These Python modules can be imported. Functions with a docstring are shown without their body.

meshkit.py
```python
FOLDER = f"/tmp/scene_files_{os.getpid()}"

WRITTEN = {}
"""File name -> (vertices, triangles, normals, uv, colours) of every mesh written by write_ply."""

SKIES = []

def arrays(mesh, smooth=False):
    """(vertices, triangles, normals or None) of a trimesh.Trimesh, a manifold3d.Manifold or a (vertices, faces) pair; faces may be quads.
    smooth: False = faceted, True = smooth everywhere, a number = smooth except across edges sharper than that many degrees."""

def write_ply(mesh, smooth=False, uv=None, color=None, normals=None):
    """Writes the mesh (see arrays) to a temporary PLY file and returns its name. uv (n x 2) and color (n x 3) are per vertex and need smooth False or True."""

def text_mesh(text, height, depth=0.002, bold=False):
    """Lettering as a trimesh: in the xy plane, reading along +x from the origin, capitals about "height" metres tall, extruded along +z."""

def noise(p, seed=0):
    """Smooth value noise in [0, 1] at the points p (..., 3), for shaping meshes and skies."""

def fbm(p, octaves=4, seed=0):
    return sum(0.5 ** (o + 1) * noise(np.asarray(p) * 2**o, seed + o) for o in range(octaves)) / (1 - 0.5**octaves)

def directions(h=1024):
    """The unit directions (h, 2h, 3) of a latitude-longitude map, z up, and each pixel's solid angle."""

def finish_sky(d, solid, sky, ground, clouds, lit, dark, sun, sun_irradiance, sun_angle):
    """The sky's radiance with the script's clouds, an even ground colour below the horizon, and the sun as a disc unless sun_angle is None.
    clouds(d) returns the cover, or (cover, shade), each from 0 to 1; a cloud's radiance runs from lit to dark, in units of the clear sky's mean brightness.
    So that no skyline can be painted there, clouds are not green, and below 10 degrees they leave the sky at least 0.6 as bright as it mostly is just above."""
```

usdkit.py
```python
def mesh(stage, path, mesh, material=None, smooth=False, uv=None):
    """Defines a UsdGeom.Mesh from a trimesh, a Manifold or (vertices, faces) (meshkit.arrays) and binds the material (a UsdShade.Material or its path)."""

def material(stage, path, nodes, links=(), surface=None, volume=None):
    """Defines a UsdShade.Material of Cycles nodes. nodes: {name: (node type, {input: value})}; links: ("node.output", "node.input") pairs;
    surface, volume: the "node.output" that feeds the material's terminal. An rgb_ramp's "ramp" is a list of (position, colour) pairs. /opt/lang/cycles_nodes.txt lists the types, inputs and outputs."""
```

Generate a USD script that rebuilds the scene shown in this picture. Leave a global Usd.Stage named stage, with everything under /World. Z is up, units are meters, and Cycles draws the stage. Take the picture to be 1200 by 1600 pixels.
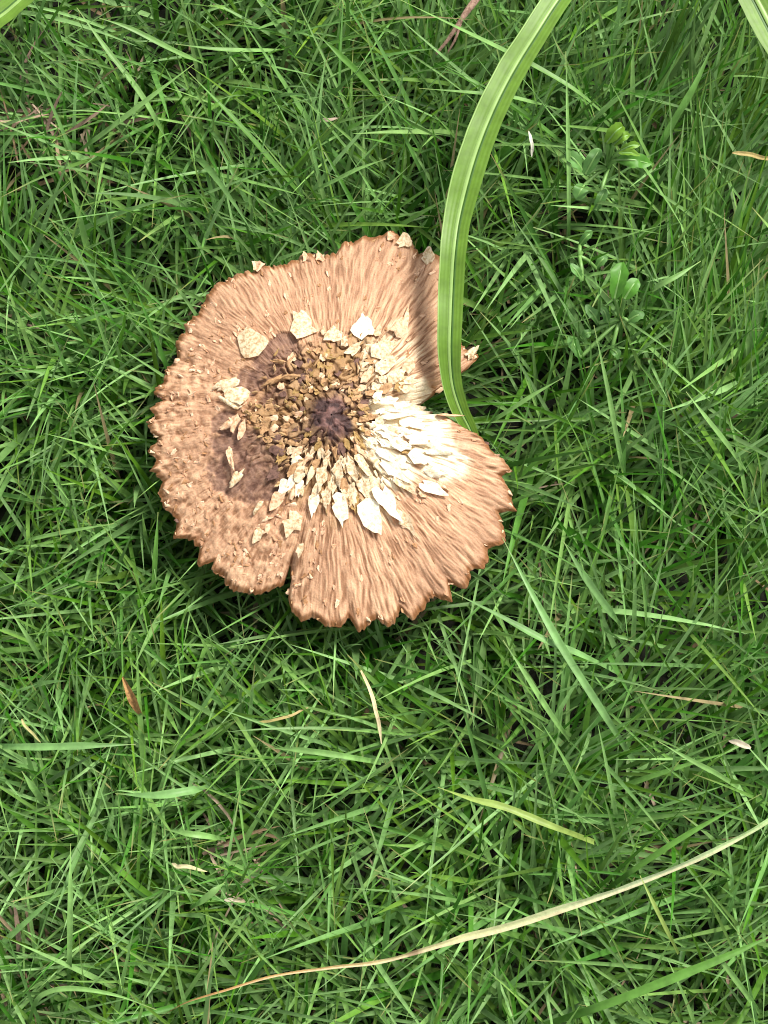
import math
import numpy as np
import usdkit, meshkit
from pxr import Usd, UsdGeom, UsdLux, UsdShade, Gf, Sdf, Vt

stage = Usd.Stage.CreateInMemory()
UsdGeom.SetStageUpAxis(stage, 'Z'); UsdGeom.SetStageMetersPerUnit(stage, 1.0)
UsdGeom.Xform.Define(stage, '/World'); UsdGeom.Scope.Define(stage, '/World/Looks')
RNG = np.random.default_rng(7)

# ------------------------------------------------------------------ camera, sky, sun, exposure
PITCH, DIST, SPAN = math.radians(14.0), 0.72, 0.25           # nearly straight down at the lawn; 25 cm across
AIM = np.array([0.0, 0.0, 0.040])
FWD = np.array([0, math.sin(PITCH), -math.cos(PITCH)]); UPV = np.array([0, math.cos(PITCH), math.sin(PITCH)])
EYE = AIM - DIST * FWD
cam = UsdGeom.Camera.Define(stage, '/World/camera')
cam.CreateHorizontalApertureAttr(36.0); cam.CreateVerticalApertureAttr(48.0)
cam.CreateFocalLengthAttr(36.0 * DIST / SPAN); cam.CreateClippingRangeAttr(Gf.Vec2f(0.02, 200.0))
cam.AddTranslateOp().Set(Gf.Vec3d(*EYE)); cam.AddRotateXOp().Set(math.degrees(PITCH))
EXPOSURE = 2.05
cam.CreateExposureAttr(EXPOSURE)

SUN = np.array([0.52, 0.50, 0.90]); SUN /= np.linalg.norm(SUN)
SUN_EL, SUN_ROT = math.asin(SUN[2]), math.atan2(SUN[0], SUN[1])
sky = UsdLux.DomeLight.Define(stage, '/World/sky')
sm = usdkit.material(stage, '/World/Looks/sky', {
    's': ('sky_texture', {'sky_type': 'single_scattering', 'sun_disc': False, 'sun_elevation': SUN_EL, 'sun_rotation': SUN_ROT, 'aerosol_density': 2.0}),
    'h': ('hsv', {'saturation': 0.12}),
    'b': ('background_shader', {'strength': 0.05})}, [('s.color', 'h.color'), ('h.color', 'b.color')], surface='b.background')
UsdShade.MaterialBindingAPI.Apply(sky.GetPrim()).Bind(sm)
sky.GetPrim().SetCustomDataByKey('kind', 'structure')
sun = UsdLux.DistantLight.Define(stage, '/World/sun')
sun.CreateNormalizeAttr(True); sun.CreateIntensityAttr(0.40); sun.CreateAngleAttr(15.0); sun.CreateColorAttr(Gf.Vec3f(1.0, 0.95, 0.87))
sun.AddTransformOp().Set(Gf.Matrix4d().SetRotate(Gf.Rotation(Gf.Vec3d(0, 0, 1), Gf.Vec3d(*SUN))))

# ------------------------------------------------------------------ helpers
def at(px, py, z):
    """Point at height z seen at photo pixel (px, py)."""
    d = FWD + np.array([1.0, 0, 0]) * ((px - 600) / 1200 * SPAN / DIST) - UPV * ((py - 800) / 1200 * SPAN / DIST)
    return EYE + d * ((z - EYE[2]) / d[2])
MM = SPAN / 1200                                              # metres per photo pixel at the aim height
used = {}
def numbered(parent, name):
    k = used.get((parent, name), 0); used[(parent, name)] = k + 1
    return f'{parent}/{name}' if k == 0 else f'{parent}/{name}_{k:03d}'
def tag(p, label=None, cat=None, group=None, kind=None):
    for k, v in (('label', label), ('category', cat), ('group', group), ('kind', kind)):
        if v: p.SetCustomDataByKey(k, v)
def thing(name, label, cat, loc=(0, 0, 0), group=None):
    path = numbered('/World', name); x = UsdGeom.Xform.Define(stage, path)
    x.AddTranslateOp().Set(Gf.Vec3d(*map(float, loc))); p = x.GetPrim(); tag(p, label, cat, group)
    return path, np.asarray(loc, float)
def obj(name, mesh, mat, parent=None, smooth=True, uv=None, tint=None):
    """One mesh prim; parent is (path, origin) of a thing or None."""
    base, org = parent if parent else ('/World', np.zeros(3))
    v, f = mesh
    v = np.asarray(v, float) - org
    path = numbered(base, name)
    m = usdkit.mesh(stage, path, (v, f), mat, smooth=smooth, uv=uv)
    if tint is not None:
        UsdGeom.PrimvarsAPI(m).CreatePrimvar('tint', Sdf.ValueTypeNames.Color3fArray, 'vertex').Set(Vt.Vec3fArray.FromNumpy(np.asarray(tint, np.float32)))
    return m.GetPrim()
def sub(prim, org): return (str(prim.GetPath()), np.asarray(org, float))
def sstep(a, b, x):
    t = np.clip((x - a) / (b - a), 0, 1); return t * t * (3 - 2 * t)
def mixc(a, b, t): return a + (np.asarray(b, float) - a) * np.asarray(t)[..., None]
def join(parts):
    V, F, n = [], [], 0
    for v, f in parts:
        V.append(v); F.append(np.asarray(f) + n); n += len(v)
    return np.vstack(V), np.vstack(F)
def curve(ctrl, n):
    """Smooth curve through control rows (Catmull-Rom, any number of columns)."""
    c = np.asarray(ctrl, float); c = np.vstack([2 * c[0] - c[1], c, 2 * c[-1] - c[-2]])
    seg = np.linspace(0, len(c) - 3 - 1e-9, n); i = seg.astype(int); t = (seg - i)[:, None]
    p0, p1, p2, p3 = c[i], c[i + 1], c[i + 2], c[i + 3]
    return 0.5 * (2 * p1 + (p2 - p0) * t + (2 * p0 - 5 * p1 + 4 * p2 - p3) * t**2 + (3 * p1 - p0 - 3 * p2 + p3) * t**3)
def ribbon(p, w, across, height, thick, roll=0.0):
    """Closed leaf-like strip along p with widths w; across/height give its cross section (unit half width)."""
    p = np.asarray(p, float); n = len(p); t = np.gradient(p, axis=0); t /= np.linalg.norm(t, axis=1, keepdims=True)
    s = np.cross(t, [0, 0, 1.0]); s /= np.linalg.norm(s, axis=1, keepdims=True) + 1e-12
    up = np.cross(s, t); r = np.broadcast_to(roll, (n,))[:, None]
    s, up = s * np.cos(r) + up * np.sin(r), up * np.cos(r) - s * np.sin(r)
    a, h = np.asarray(across, float), np.asarray(height, float); m = len(a); half = np.asarray(w)[:, None] / 2
    top = p[:, None] + s[:, None] * (a[None, :, None] * half[..., None]) + up[:, None] * (h[None, :, None] * half[..., None])
    bot = top - up[:, None] * (thick * np.clip(half / half.max(), .25, 1) * (1 - 0.7 * np.abs(a))[None, :])[..., None]
    ring = np.concatenate([top, bot[:, ::-1]], 1); k = 2 * m
    i, j = np.meshgrid(np.arange(n - 1), np.arange(k), indexing='ij'); j2 = (j + 1) % k
    q = np.stack([i * k + j, (i + 1) * k + j, (i + 1) * k + j2, i * k + j2], -1).reshape(-1, 4)
    f = np.vstack([q[:, [0, 2, 1]], q[:, [0, 3, 2]]])
    caps = []
    for b, flip in ((0, False), ((n - 1) * k, True)):
        for j in range(1, k - 1):
            caps.append([b, b + j + 1, b + j] if flip else [b, b + j, b + j + 1])
    L = np.concatenate([[0], np.cumsum(np.linalg.norm(np.diff(p, axis=0), axis=1))])
    uu = np.concatenate([a, a[::-1]]) * .5 + .5
    uv = np.stack(np.broadcast_arrays(uu[None, :], L[:, None]), -1).reshape(-1, 2)
    return (ring.reshape(-1, 3), np.vstack([f, caps])), uv
def tube(p, r, k=8):
    p = np.asarray(p, float); n = len(p); r = np.broadcast_to(r, (n,))
    t = np.gradient(p, axis=0); t /= np.linalg.norm(t, axis=1, keepdims=True)
    ref = np.where(np.abs(t[:, 2:]) < .9, [0, 0, 1.0], [1.0, 0, 0])
    a = np.cross(t, ref); a /= np.linalg.norm(a, axis=1, keepdims=True); b = np.cross(t, a)
    g = np.arange(k) * 2 * np.pi / k
    v = (p[:, None] + r[:, None, None] * (np.cos(g)[None, :, None] * a[:, None] + np.sin(g)[None, :, None] * b[:, None])).reshape(-1, 3)
    i, j = np.meshgrid(np.arange(n - 1), np.arange(k), indexing='ij'); j2 = (j + 1) % k
    q = np.stack([i * k + j, i * k + j2, (i + 1) * k + j2, (i + 1) * k + j], -1).reshape(-1, 4)
    caps = [[0, j + 1, j] for j in range(1, k - 1)] + [[(n - 1) * k, (n - 1) * k + j, (n - 1) * k + j + 1] for j in range(1, k - 1)]
    return v, np.vstack([q[:, [0, 1, 2]], q[:, [0, 2, 3]], caps])

# ------------------------------------------------------------------ materials
def leaf_mat(name, color=None, rough=0.42, trans=0.28, vein=None, spec=0.45, noise=0.25):
    """Plant tissue: gloss over colour, some light through it. color None reads the blade's own tint."""
    n = {'p': ('principled_bsdf', {'roughness': rough, 'specular_ior_level': spec}), 't': ('translucent_bsdf', {}), 'm': ('mix_closure', {'fac': trans}),
         'g': ('geometry', {}), 'nz': ('noise_texture', {'scale': 260.0, 'detail': 4.0, 'roughness': 0.6}),
         'mr': ('map_range', {'from_min': 0.25, 'from_max': 0.75, 'to_min': 1 - noise, 'to_max': 1 + noise}), 'h': ('hsv', {})}
    l = [('g.position', 'nz.vector'), ('nz.fac', 'mr.value'), ('mr.result', 'h.value'), ('p.BSDF', 'm.closure1'), ('t.BSDF', 'm.closure2')]
    if color is None:
        n['a'] = ('attribute', {'attribute': 'tint'}); src = 'a.color'
    else:
        n['a'] = ('color', {'value': color}); src = 'a.color'
    if vein is not None:                                      # fine parallel veins along the leaf
        n['uv'] = ('uvmap', {'attribute': 'st'}); n['mp'] = ('mapping', {'scale': (1.0, 6.0, 1.0)})
        n['w'] = ('wave_texture', {'wave_type': 'bands', 'bands_direction': 'x', 'scale': 2.3, 'distortion': 1.5, 'detail': 2.0})
        n['mv'] = ('mix_color', {'blend_type': 'mix', 'b': vein}); n['vf'] = ('math', {'math_type': 'multiply', 'value2': 0.16})
        n['bp'] = ('bump', {'strength': 0.12, 'distance': 0.0004})
        l += [('uv.UV', 'mp.vector'), ('mp.vector', 'w.vector'), ('w.fac', 'vf.value1'), ('vf.value', 'mv.fac'), (src, 'mv.a'), ('mv.result', 'h.color'),
              ('w.fac', 'bp.height'), ('bp.normal', 'p.normal')]
    else:
        l.append((src, 'h.color'))
    l += [('h.color', 'p.base_color'), ('h.color', 't.color')]
    return usdkit.material(stage, '/World/Looks/' + name, n, l, surface='m.closure')
def dull_mat(name, color=None, color2=None, scale=900.0, rough=0.75, bump=0.0004, spec=0.3, sss=0.0):
    n = {'p': ('principled_bsdf', {'roughness': rough, 'specular_ior_level': spec, 'subsurface_weight': sss, 'subsurface_radius': (1.0, .5, .25), 'subsurface_scale': 0.0015}),
         'g': ('geometry', {}), 'nz': ('noise_texture', {'scale': scale, 'detail': 5.0, 'roughness': 0.65}), 'bp': ('bump', {'strength': 0.6, 'distance': bump})}
    l = [('g.position', 'nz.vector'), ('nz.fac', 'bp.height'), ('bp.normal', 'p.normal')]
    if color is None:
        n['a'] = ('attribute', {'attribute': 'tint'})
        n['mr'] = ('map_range', {'from_min': 0.25, 'from_max': 0.75, 'to_min': 0.8, 'to_max': 1.2}); n['h'] = ('hsv', {})
        l += [('a.color', 'h.color'), ('nz.fac', 'mr.value'), ('mr.result', 'h.value'), ('h.color', 'p.base_color')]
    else:
        n['r'] = ('rgb_ramp', {'ramp': [(0.38, color2 or tuple(.6 * c for c in color)), (0.55, color)]})
        l += [('nz.fac', 'r.fac'), ('r.color', 'p.base_color')]
    return usdkit.material(stage, '/World/Looks/' + name, n, l, surface='p.BSDF')

M = {
    'grass': leaf_mat('grass', None, rough=0.44, trans=0.38, spec=.28),
    'thatch': dull_mat('thatch', None, rough=0.7),
    'strap': leaf_mat('strap_leaf', (0.118, 0.235, 0.018), rough=0.50, trans=0.25, vein=(0.16, 0.30, 0.055), noise=0.2),
    'strap_pale': leaf_mat('strap_leaf_pale', (0.27, 0.43, 0.12), rough=0.42, trans=0.22, noise=0.1),
    'strap_dark': leaf_mat('strap_leaf_channel', (0.045, 0.125, 0.014), rough=0.5, trans=0.2, noise=0.15),
    'weed': leaf_mat('weed_leaf', (0.085, 0.26, 0.022), rough=0.5, trans=0.3, noise=0.22),
    'weed_new': leaf_mat('weed_new_leaf', (0.17, 0.34, 0.028), rough=0.5, trans=0.35, noise=0.22),
    'weed_dark': leaf_mat('weed_old_leaf', (0.095, 0.235, 0.050), rough=0.55, trans=0.2, noise=0.22),
    'weed_stem': leaf_mat('weed_stem', (0.17, 0.33, 0.085), rough=0.45, trans=0.1),
    'straw': dull_mat('straw', None, scale=700.0, rough=0.55, spec=.4),
    'dead': dull_mat('dead_leaf', (0.36, 0.20, 0.07), (0.17, 0.085, 0.03), rough=0.7),
    'twig': dull_mat('dry_twig', (0.42, 0.27, 0.20), (0.22, 0.13, 0.09), rough=0.75),
    'cap': dull_mat('mushroom_cap', None, scale=1700.0, rough=0.72, bump=0.00035, sss=0.12),
    'gill': dull_mat('mushroom_gill', (0.55, 0.47, 0.36), (0.40, 0.33, 0.24)),
    'stem': dull_mat('mushroom_stem', (0.62, 0.52, 0.40), (0.42, 0.32, 0.22), scale=500.0),
}
SC = {  # the tones of the scales torn from the cap's skin
    'white': dull_mat('scale_white', (0.84, 0.75, 0.57), (0.68, 0.53, 0.33), rough=0.55, sss=0.2),
    'cream': dull_mat('scale_cream', (0.70, 0.55, 0.355), (0.42, 0.26, 0.13), rough=0.6, sss=0.15),
    'peach': dull_mat('scale_peach', (0.66, 0.45, 0.29), (0.46, 0.25, 0.13), rough=0.65),
    'tan': dull_mat('scale_tan', (0.42, 0.25, 0.12), (0.24, 0.12, 0.05), rough=0.7),
    'olive': dull_mat('scale_olive', (0.36, 0.23, 0.08), (0.17, 0.09, 0.025), rough=0.7),
    'umber': dull_mat('scale_umber', (0.15, 0.080, 0.060), (0.07, 0.035, 0.025), rough=0.75),
}

# ------------------------------------------------------------------ the ground
def soil():
    a = np.concatenate([-np.geomspace(16, 0.42, 22), np.linspace(-0.4, 0.4, 161), np.geomspace(0.42, 16, 22)])
    X, Y = np.meshgrid(a, a, indexing='ij')
    P = np.stack([X, Y, 0 * X], -1)
    Z = 0.005 * meshkit.fbm(P * 40, 3, 1) + 0.003 * meshkit.fbm(P * 160, 2, 5) - 0.006
    P[..., 2] = Z; n = len(a)
    i, j = np.meshgrid(np.arange(n - 1), np.arange(n - 1), indexing='ij')
    q = np.stack([i * n + j, (i + 1) * n + j, (i + 1) * n + j + 1, i * n + j + 1], -1).reshape(-1, 4)
    return P.reshape(-1, 3), np.vstack([q[:, [0, 1, 2]], q[:, [0, 2, 3]]])
gm = usdkit.material(stage, '/World/Looks/soil', {
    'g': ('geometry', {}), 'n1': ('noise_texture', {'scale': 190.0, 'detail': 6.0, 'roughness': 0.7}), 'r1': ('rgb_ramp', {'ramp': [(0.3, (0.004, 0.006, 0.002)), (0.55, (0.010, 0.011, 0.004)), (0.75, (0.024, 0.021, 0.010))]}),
    'n2': ('noise_texture', {'scale': 9.0, 'detail': 8.0, 'roughness': 0.75}), 'r2': ('rgb_ramp', {'ramp': [(0.3, (0.025, 0.06, 0.015)), (0.6, (0.06, 0.14, 0.03)), (0.8, (0.10, 0.17, 0.05))]}),
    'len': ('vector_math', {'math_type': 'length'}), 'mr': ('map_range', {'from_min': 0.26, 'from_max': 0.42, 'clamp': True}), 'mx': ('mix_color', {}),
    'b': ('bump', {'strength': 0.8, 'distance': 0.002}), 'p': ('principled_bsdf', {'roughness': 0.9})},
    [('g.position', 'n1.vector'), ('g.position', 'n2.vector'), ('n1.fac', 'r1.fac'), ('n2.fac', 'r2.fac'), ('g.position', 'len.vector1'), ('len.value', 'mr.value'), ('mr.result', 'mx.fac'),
     ('r1.color', 'mx.a'), ('r2.color', 'mx.b'), ('mx.result', 'p.base_color'), ('n1.fac', 'b.height'), ('b.normal', 'p.normal')], surface='p.BSDF')
tag(obj('ground', soil(), gm), kind='structure')

# ------------------------------------------------------------------ the mushroom's form
ZR, DOME, UMBO = 0.0440, 0.0110, 0.0045                        # rim height, rise of the dome, boss in the middle
CTR = at(518, 648, ZR + DOME + UMBO)[:2]
OUT = [(1010, 405), (1003, 425), (975, 455), (935, 480), (890, 512), (850, 548), (830, 555), (842, 560), (900, 590), (990, 640), (1060, 700), (1108, 752), (1080, 766), (1098, 800), (1122, 862), (1078, 870), (1090, 915), (1086, 962), (1042, 976),
       (1036, 1006), (1030, 1034), (984, 1036), (980, 1092), (934, 1078), (938, 1124), (892, 1112), (862, 1128), (822, 1184), (790, 1152), (748, 1200), (722, 1178), (702, 1184), (664, 1214), (640, 1182), (612, 1190), (572, 1206), (540, 1180), (502, 1184), (470, 1158), (463, 1100), (472, 1062), (466, 1020),
       (445, 1085), (412, 1090), (380, 1108), (340, 1100), (298, 1086), (270, 1062), (240, 1040), (243, 1018), (203, 1028), (208, 985), (190, 955), (134, 944), (132, 905), (135, 880), (96, 852), (90, 815), (96, 780), (64, 748), (80, 715), (58, 690), (84, 665), (60, 628), (86, 604), (54, 606), (66, 570), (92, 545), (74, 508), (104, 480), (100, 452), (136, 420), (142, 398),
       (134, 374), (160, 345), (162, 318), (204, 300), (208, 262), (236, 240), (246, 212), (272, 205), (290, 188), (330, 182), (362, 168), (378, 152), (404, 160), (450, 152), (486, 140), (506, 122), (540, 128), (572, 122), (602, 124), (622, 92), (650, 84), (682, 70), (712, 72), (742, 58), (784, 64), (800, 62), (818, 66), (822, 92), (842, 116), (868, 112), (896, 122), (918, 175), (935, 250), (948, 330), (965, 385)]
def outline_radius():
    th, r = [], []
    for zx, zy in OUT:
        p = at(200 + zx / 1.846, 330 + zy / 1.846, ZR)[:2] - CTR
        th.append(math.atan2(p[1], p[0])); r.append(math.hypot(*p))
    th, r = np.array(th), np.array(r); o = np.argsort(th); th, r = th[o], r[o]
    g = np.linspace(-np.pi, np.pi, 2881)
    R = np.interp(g, np.concatenate([th - 2 * np.pi, th, th + 2 * np.pi]), np.tile(r, 3))
    c = np.stack([np.cos(g), np.sin(g), 0 * g], -1)
    R += 0.0020 * (meshkit.fbm(c * 30, 3, 3) - .5) + 0.0010 * (meshkit.noise(c * 90, 8) - .5)
    ph = g * 46 + 5 * meshkit.noise(c * 9, 4); R += 0.0015 * (np.abs((ph / np.pi) % 2 - 1) ** 1.6 - .4) * (.35 + .65 * sstep(-2.1, -1.5, g) * (1 - sstep(-.1, .1, g)))
    R[-1] = R[0]
    return g, R
TG, RG = outline_radius()
_k = np.hanning(81); _k /= _k.sum()
RS = np.convolve(np.concatenate([RG[-201:-1], RG, RG[1:201]]), _k, 'same')[200:-200]   # the outline without its teeth
TH1, TH2 = math.radians(7.0), math.radians(-103.5)             # where the rim has split
def R_of(th): return np.interp(th, TG, RG)
def wrap(a): return (a + np.pi) % (2 * np.pi) - np.pi
def cap_z(th, u):
    c = np.stack([np.cos(th), np.sin(th), u], -1)
    z = ZR + DOME * (1 - np.clip(u, 0, 1.2) ** 1.7) + UMBO * np.exp(-(u / 0.15) ** 2)
    z += 0.0045 * (meshkit.fbm(c * np.array([2.2, 2.2, 1.0]), 2, 11) - .5) * u ** 2
    d = wrap(th - TH1)                                          # the upper lobe has sunk beside the split, the lower one stands up
    z -= 0.0040 * sstep(0, .05, d) * (1 - sstep(.1, .9, d)) * sstep(.25, .9, u)
    z += 0.0012 * sstep(0, .03, -d) * (1 - sstep(.05, .5, -d)) * sstep(.3, .9, u)
    e = wrap(th - TH2)
    z -= 0.0016 * sstep(-.005, .02, -e) * (1 - sstep(.03, .35, -e)) * sstep(.55, 1, u)
    return z
def on_cap(px, py):
    """(theta, u) of the cap seen at a photo pixel."""
    z = ZR + .008
    for _ in range(6):
        p = at(px, py, z); d = p[:2] - CTR; th = math.atan2(d[1], d[0]); u = math.hypot(*d) / R_of(th)
        z = float(cap_z(np.array(th), np.array(u)))
    return th, u
def cap_point(th, u):
    r = u * R_of(th)
    return np.array([CTR[0] + r * math.cos(th), CTR[1] + r * math.sin(th), float(cap_z(np.array(th), np.array(u)))])

def blobs(xy, spec, seed, soft=0.55):
    """Soft-edged patch: discs (pixel x, y, radius) with a ragged border."""
    m = np.full(xy.shape[:-1], -9.0); P = np.concatenate([xy, np.zeros(xy.shape[:-1] + (1,))], -1)
    for px, py, r in spec:
        c = at(px, py, ZR + .009)[:2]; m = np.maximum(m, 1.25 - np.linalg.norm(xy - c, axis=-1) / (r * MM))
    m = m + 0.95 * (meshkit.fbm(P * 300, 4, seed) - .5)
    return sstep(0, soft, m)
PATCH = [(366, 728, 38), (408, 742, 40), (362, 690, 30), (385, 700, 30), (352, 660, 20), (392, 592, 22), (420, 568, 27), (440, 540, 24), (430, 620, 20)]
PALE = [(640, 652, 50), (672, 692, 46), (610, 672, 34), (700, 722, 32), (600, 640, 26), (655, 625, 36), (620, 735, 34), (590, 700, 24)]
PALE2 = [(605, 560, 46), (590, 590, 30), (640, 590, 30), (560, 745, 34), (590, 790, 34), (625, 510, 22), (640, 545, 30)]

def build_cap():
    m = 1320; th = np.linspace(-np.pi, np.pi, m, endpoint=False)
    u = np.concatenate([np.linspace(0.004, 0.5, 90), np.linspace(0.505, 1.0, 95)]); k = len(u)
    T, U = np.meshgrid(th, u, indexing='ij')
    Rt, Rs = R_of(T), np.interp(T, TG, RS)
    rr = U * (Rs + (Rt - Rs) * sstep(.72, 1, U))
    notch = (Rt < Rs - 0.002)
    rr = np.minimum(rr, U * Rs + (Rt - Rs) * sstep(.72, 1, U))
    X, Y = CTR[0] + rr * np.cos(T), CTR[1] + rr * np.sin(T)
    xy = np.stack([X, Y], -1); P = np.stack([X, Y, 0 * X], -1)
    warp = 0.035 * (meshkit.fbm(P * 120, 2, 41) - .5)
    cth, sth = np.cos(T + warp), np.sin(T + warp)
    fib = meshkit.fbm(np.stack([cth * 62, sth * 62, rr * 130], -1), 3, 21)            # radial fibres
    fine = meshkit.noise(np.stack([cth * 140, sth * 140, rr * 300], -1), 31)
    gran = meshkit.fbm(P * 520, 3, 51)                                              # woolly granules
    lowr = sstep(.35, .8, .5 + .5 * np.cos(T + 1.05)) * sstep(.14, .22, U)
    wv = np.stack([meshkit.noise(P * 300, 62), meshkit.noise(P * 300, 63), 0 * X], -1)
    worm = (np.abs(meshkit.fbm(P * 430 + 1.6 * wv, 2, 61) - .5) * (1 - lowr) + np.abs(meshkit.fbm(np.stack([cth * 17, sth * 17, rr * 150], -1), 2, 64) - .5) * lowr) * 2.3                              # curled shreds in the middle
    left = sstep(1.75, 2.5, np.abs(wrap(T - .35)))                                  # the left half is woollier
    f = fib * (1 - .65 * left) + gran * .65 * left
    f = f + .30 * (fine - .5)
    inner = 1 - sstep(.34, .56, U + .18 * (meshkit.fbm(P * 140, 2, 71) - .5))
    patch, pale, pale2 = blobs(xy, PATCH, 81, .30), blobs(xy, PALE, 83, .7), blobs(xy, PALE2, 85, .9)
    knob = 1 - sstep(.085, .15, U + .07 * (gran - .5))
    # colour of the skin and of the flesh that shows in its cracks
    c = mixc(np.full(X.shape + (3,), 1.0) * np.array([0.225, 0.110, 0.055]), (0.440, 0.250, 0.146), sstep(.30, .50, f))
    c = mixc(c, (0.60, 0.37, 0.225), sstep(.54, .70, f) * .8)
    c = mixc(c, (0.36, 0.20, 0.118), .45 * sstep(.5, .62, meshkit.fbm(P * 55, 3, 91)) * sstep(.5, .7, U))
    ci = mixc(np.full(X.shape + (3,), 1.0) * np.array([0.080, 0.036, 0.018]), (0.37, 0.22, 0.110), sstep(.10 + .13 * (1 - lowr), .42 + .08 * (1 - lowr), worm * .85 + .45 * (gran - .3)))
    ci = mixc(ci, (0.26, 0.14, 0.045), .45 * sstep(.42, .6, meshkit.fbm(P * 90, 2, 93)))
    c = mixc(c, ci, inner)
    c = mixc(c, mixc(np.full(X.shape + (3,), 1.0) * np.array([.56, .38, .22]), (.74, .60, .41), sstep(.4, .6, f)), np.clip(pale2 * .7 * sstep(.35, .6, f), 0, 1))
    pw = mixc(np.full(X.shape + (3,), 1.0) * np.array([.40, .26, .14]), (.82, .71, .52), sstep(.28, .48, f))
    c = mixc(c, pw, pale * .9)
    pc = mixc(np.full(X.shape + (3,), 1.0) * np.array([0.115, 0.055, 0.036]), (0.22, 0.122, 0.082), sstep(.30, .60, .5 * f + .5 * gran))
    c = mixc(c, pc, patch * (.55 + .45 * sstep(.2, .5, U)) * (.80 + .20 * sstep(.40, .58, meshkit.fbm(P * 420, 3, 87))))
    kc = mixc(np.full(X.shape + (3,), 1.0) * np.array([0.045, 0.022, 0.020]), (0.15, 0.078, 0.068), sstep(.40, .68, gran))
    c = mixc(c, kc, knob)
    dark = np.clip(1 - sstep(.07, .27, U + .1 * (gran - .5)), 0, 1) * sstep(.8, 1.9, np.abs(wrap(T + .1)))
    c = mixc(c, (0.085, 0.044, 0.026), .75 * dark * (1 - knob))
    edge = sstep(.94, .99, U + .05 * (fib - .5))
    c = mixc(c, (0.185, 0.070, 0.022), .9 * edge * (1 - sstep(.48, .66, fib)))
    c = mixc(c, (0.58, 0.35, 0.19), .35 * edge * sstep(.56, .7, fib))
    c = mixc(c, (0.19, 0.072, 0.022), .72 * sstep(.962, .985, U + .02 * (fib - .5)))  # dark rust band paints in the shade of the rim's underside
    split = np.exp(-(wrap(T - TH1 - .03) / .02) ** 2) * sstep(.3, .5, U)
    Z = cap_z(T, U)
    Z += .0005 * (f - .5) * sstep(.3, .6, U) * (1 - .5 * pale) + .0005 * (fine - .5) * sstep(.4, .8, U) * (1 - left)
    Z += .0011 * (sstep(.06, .4, worm) - .6) * inner * (1 - .6 * pale) * sstep(.02, .1, U)
    Z += .0012 * (gran - .5) * np.maximum(knob, left * .8) - .0009 * patch
    Z += .0012 * (meshkit.noise(np.stack([np.cos(T) * 30, np.sin(T) * 30, rr * 20], -1), 17) - .35) * sstep(.93, 1, U) * 1.5
    Z -= .0016 * split + .0010 * sstep(.960, 1.0, U) ** 1.5 * (.5 + .9 * meshkit.noise(np.stack([np.cos(T) * 14, np.sin(T) * 14, 0 * T], -1), 19))
    top = np.stack([X, Y, Z], -1)
    # underside: six rings, thinner towards the rim
    ub = np.array([.985, .9, .7, .45, .2, .01]); Tb, Ub = np.meshgrid(th, ub, indexing='ij')
    Rb = np.interp(Tb, TG, RG) * .3 + np.minimum(np.interp(Tb, TG, RS), R_of(Tb) + .0004) * .7
    rb = Ub * np.minimum(Rb, R_of(Tb))
    bot = np.stack([CTR[0] + rb * np.cos(Tb), CTR[1] + rb * np.sin(Tb), cap_z(Tb, Ub) - .0013 - .0045 * (1 - Ub)], -1)
    G = np.concatenate([top, bot], 1); kk = k + len(ub)
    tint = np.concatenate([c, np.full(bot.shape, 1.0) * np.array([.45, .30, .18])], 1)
    i, j = np.meshgrid(np.arange(m), np.arange(kk - 1), indexing='ij'); i2 = (i + 1) % m
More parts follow.
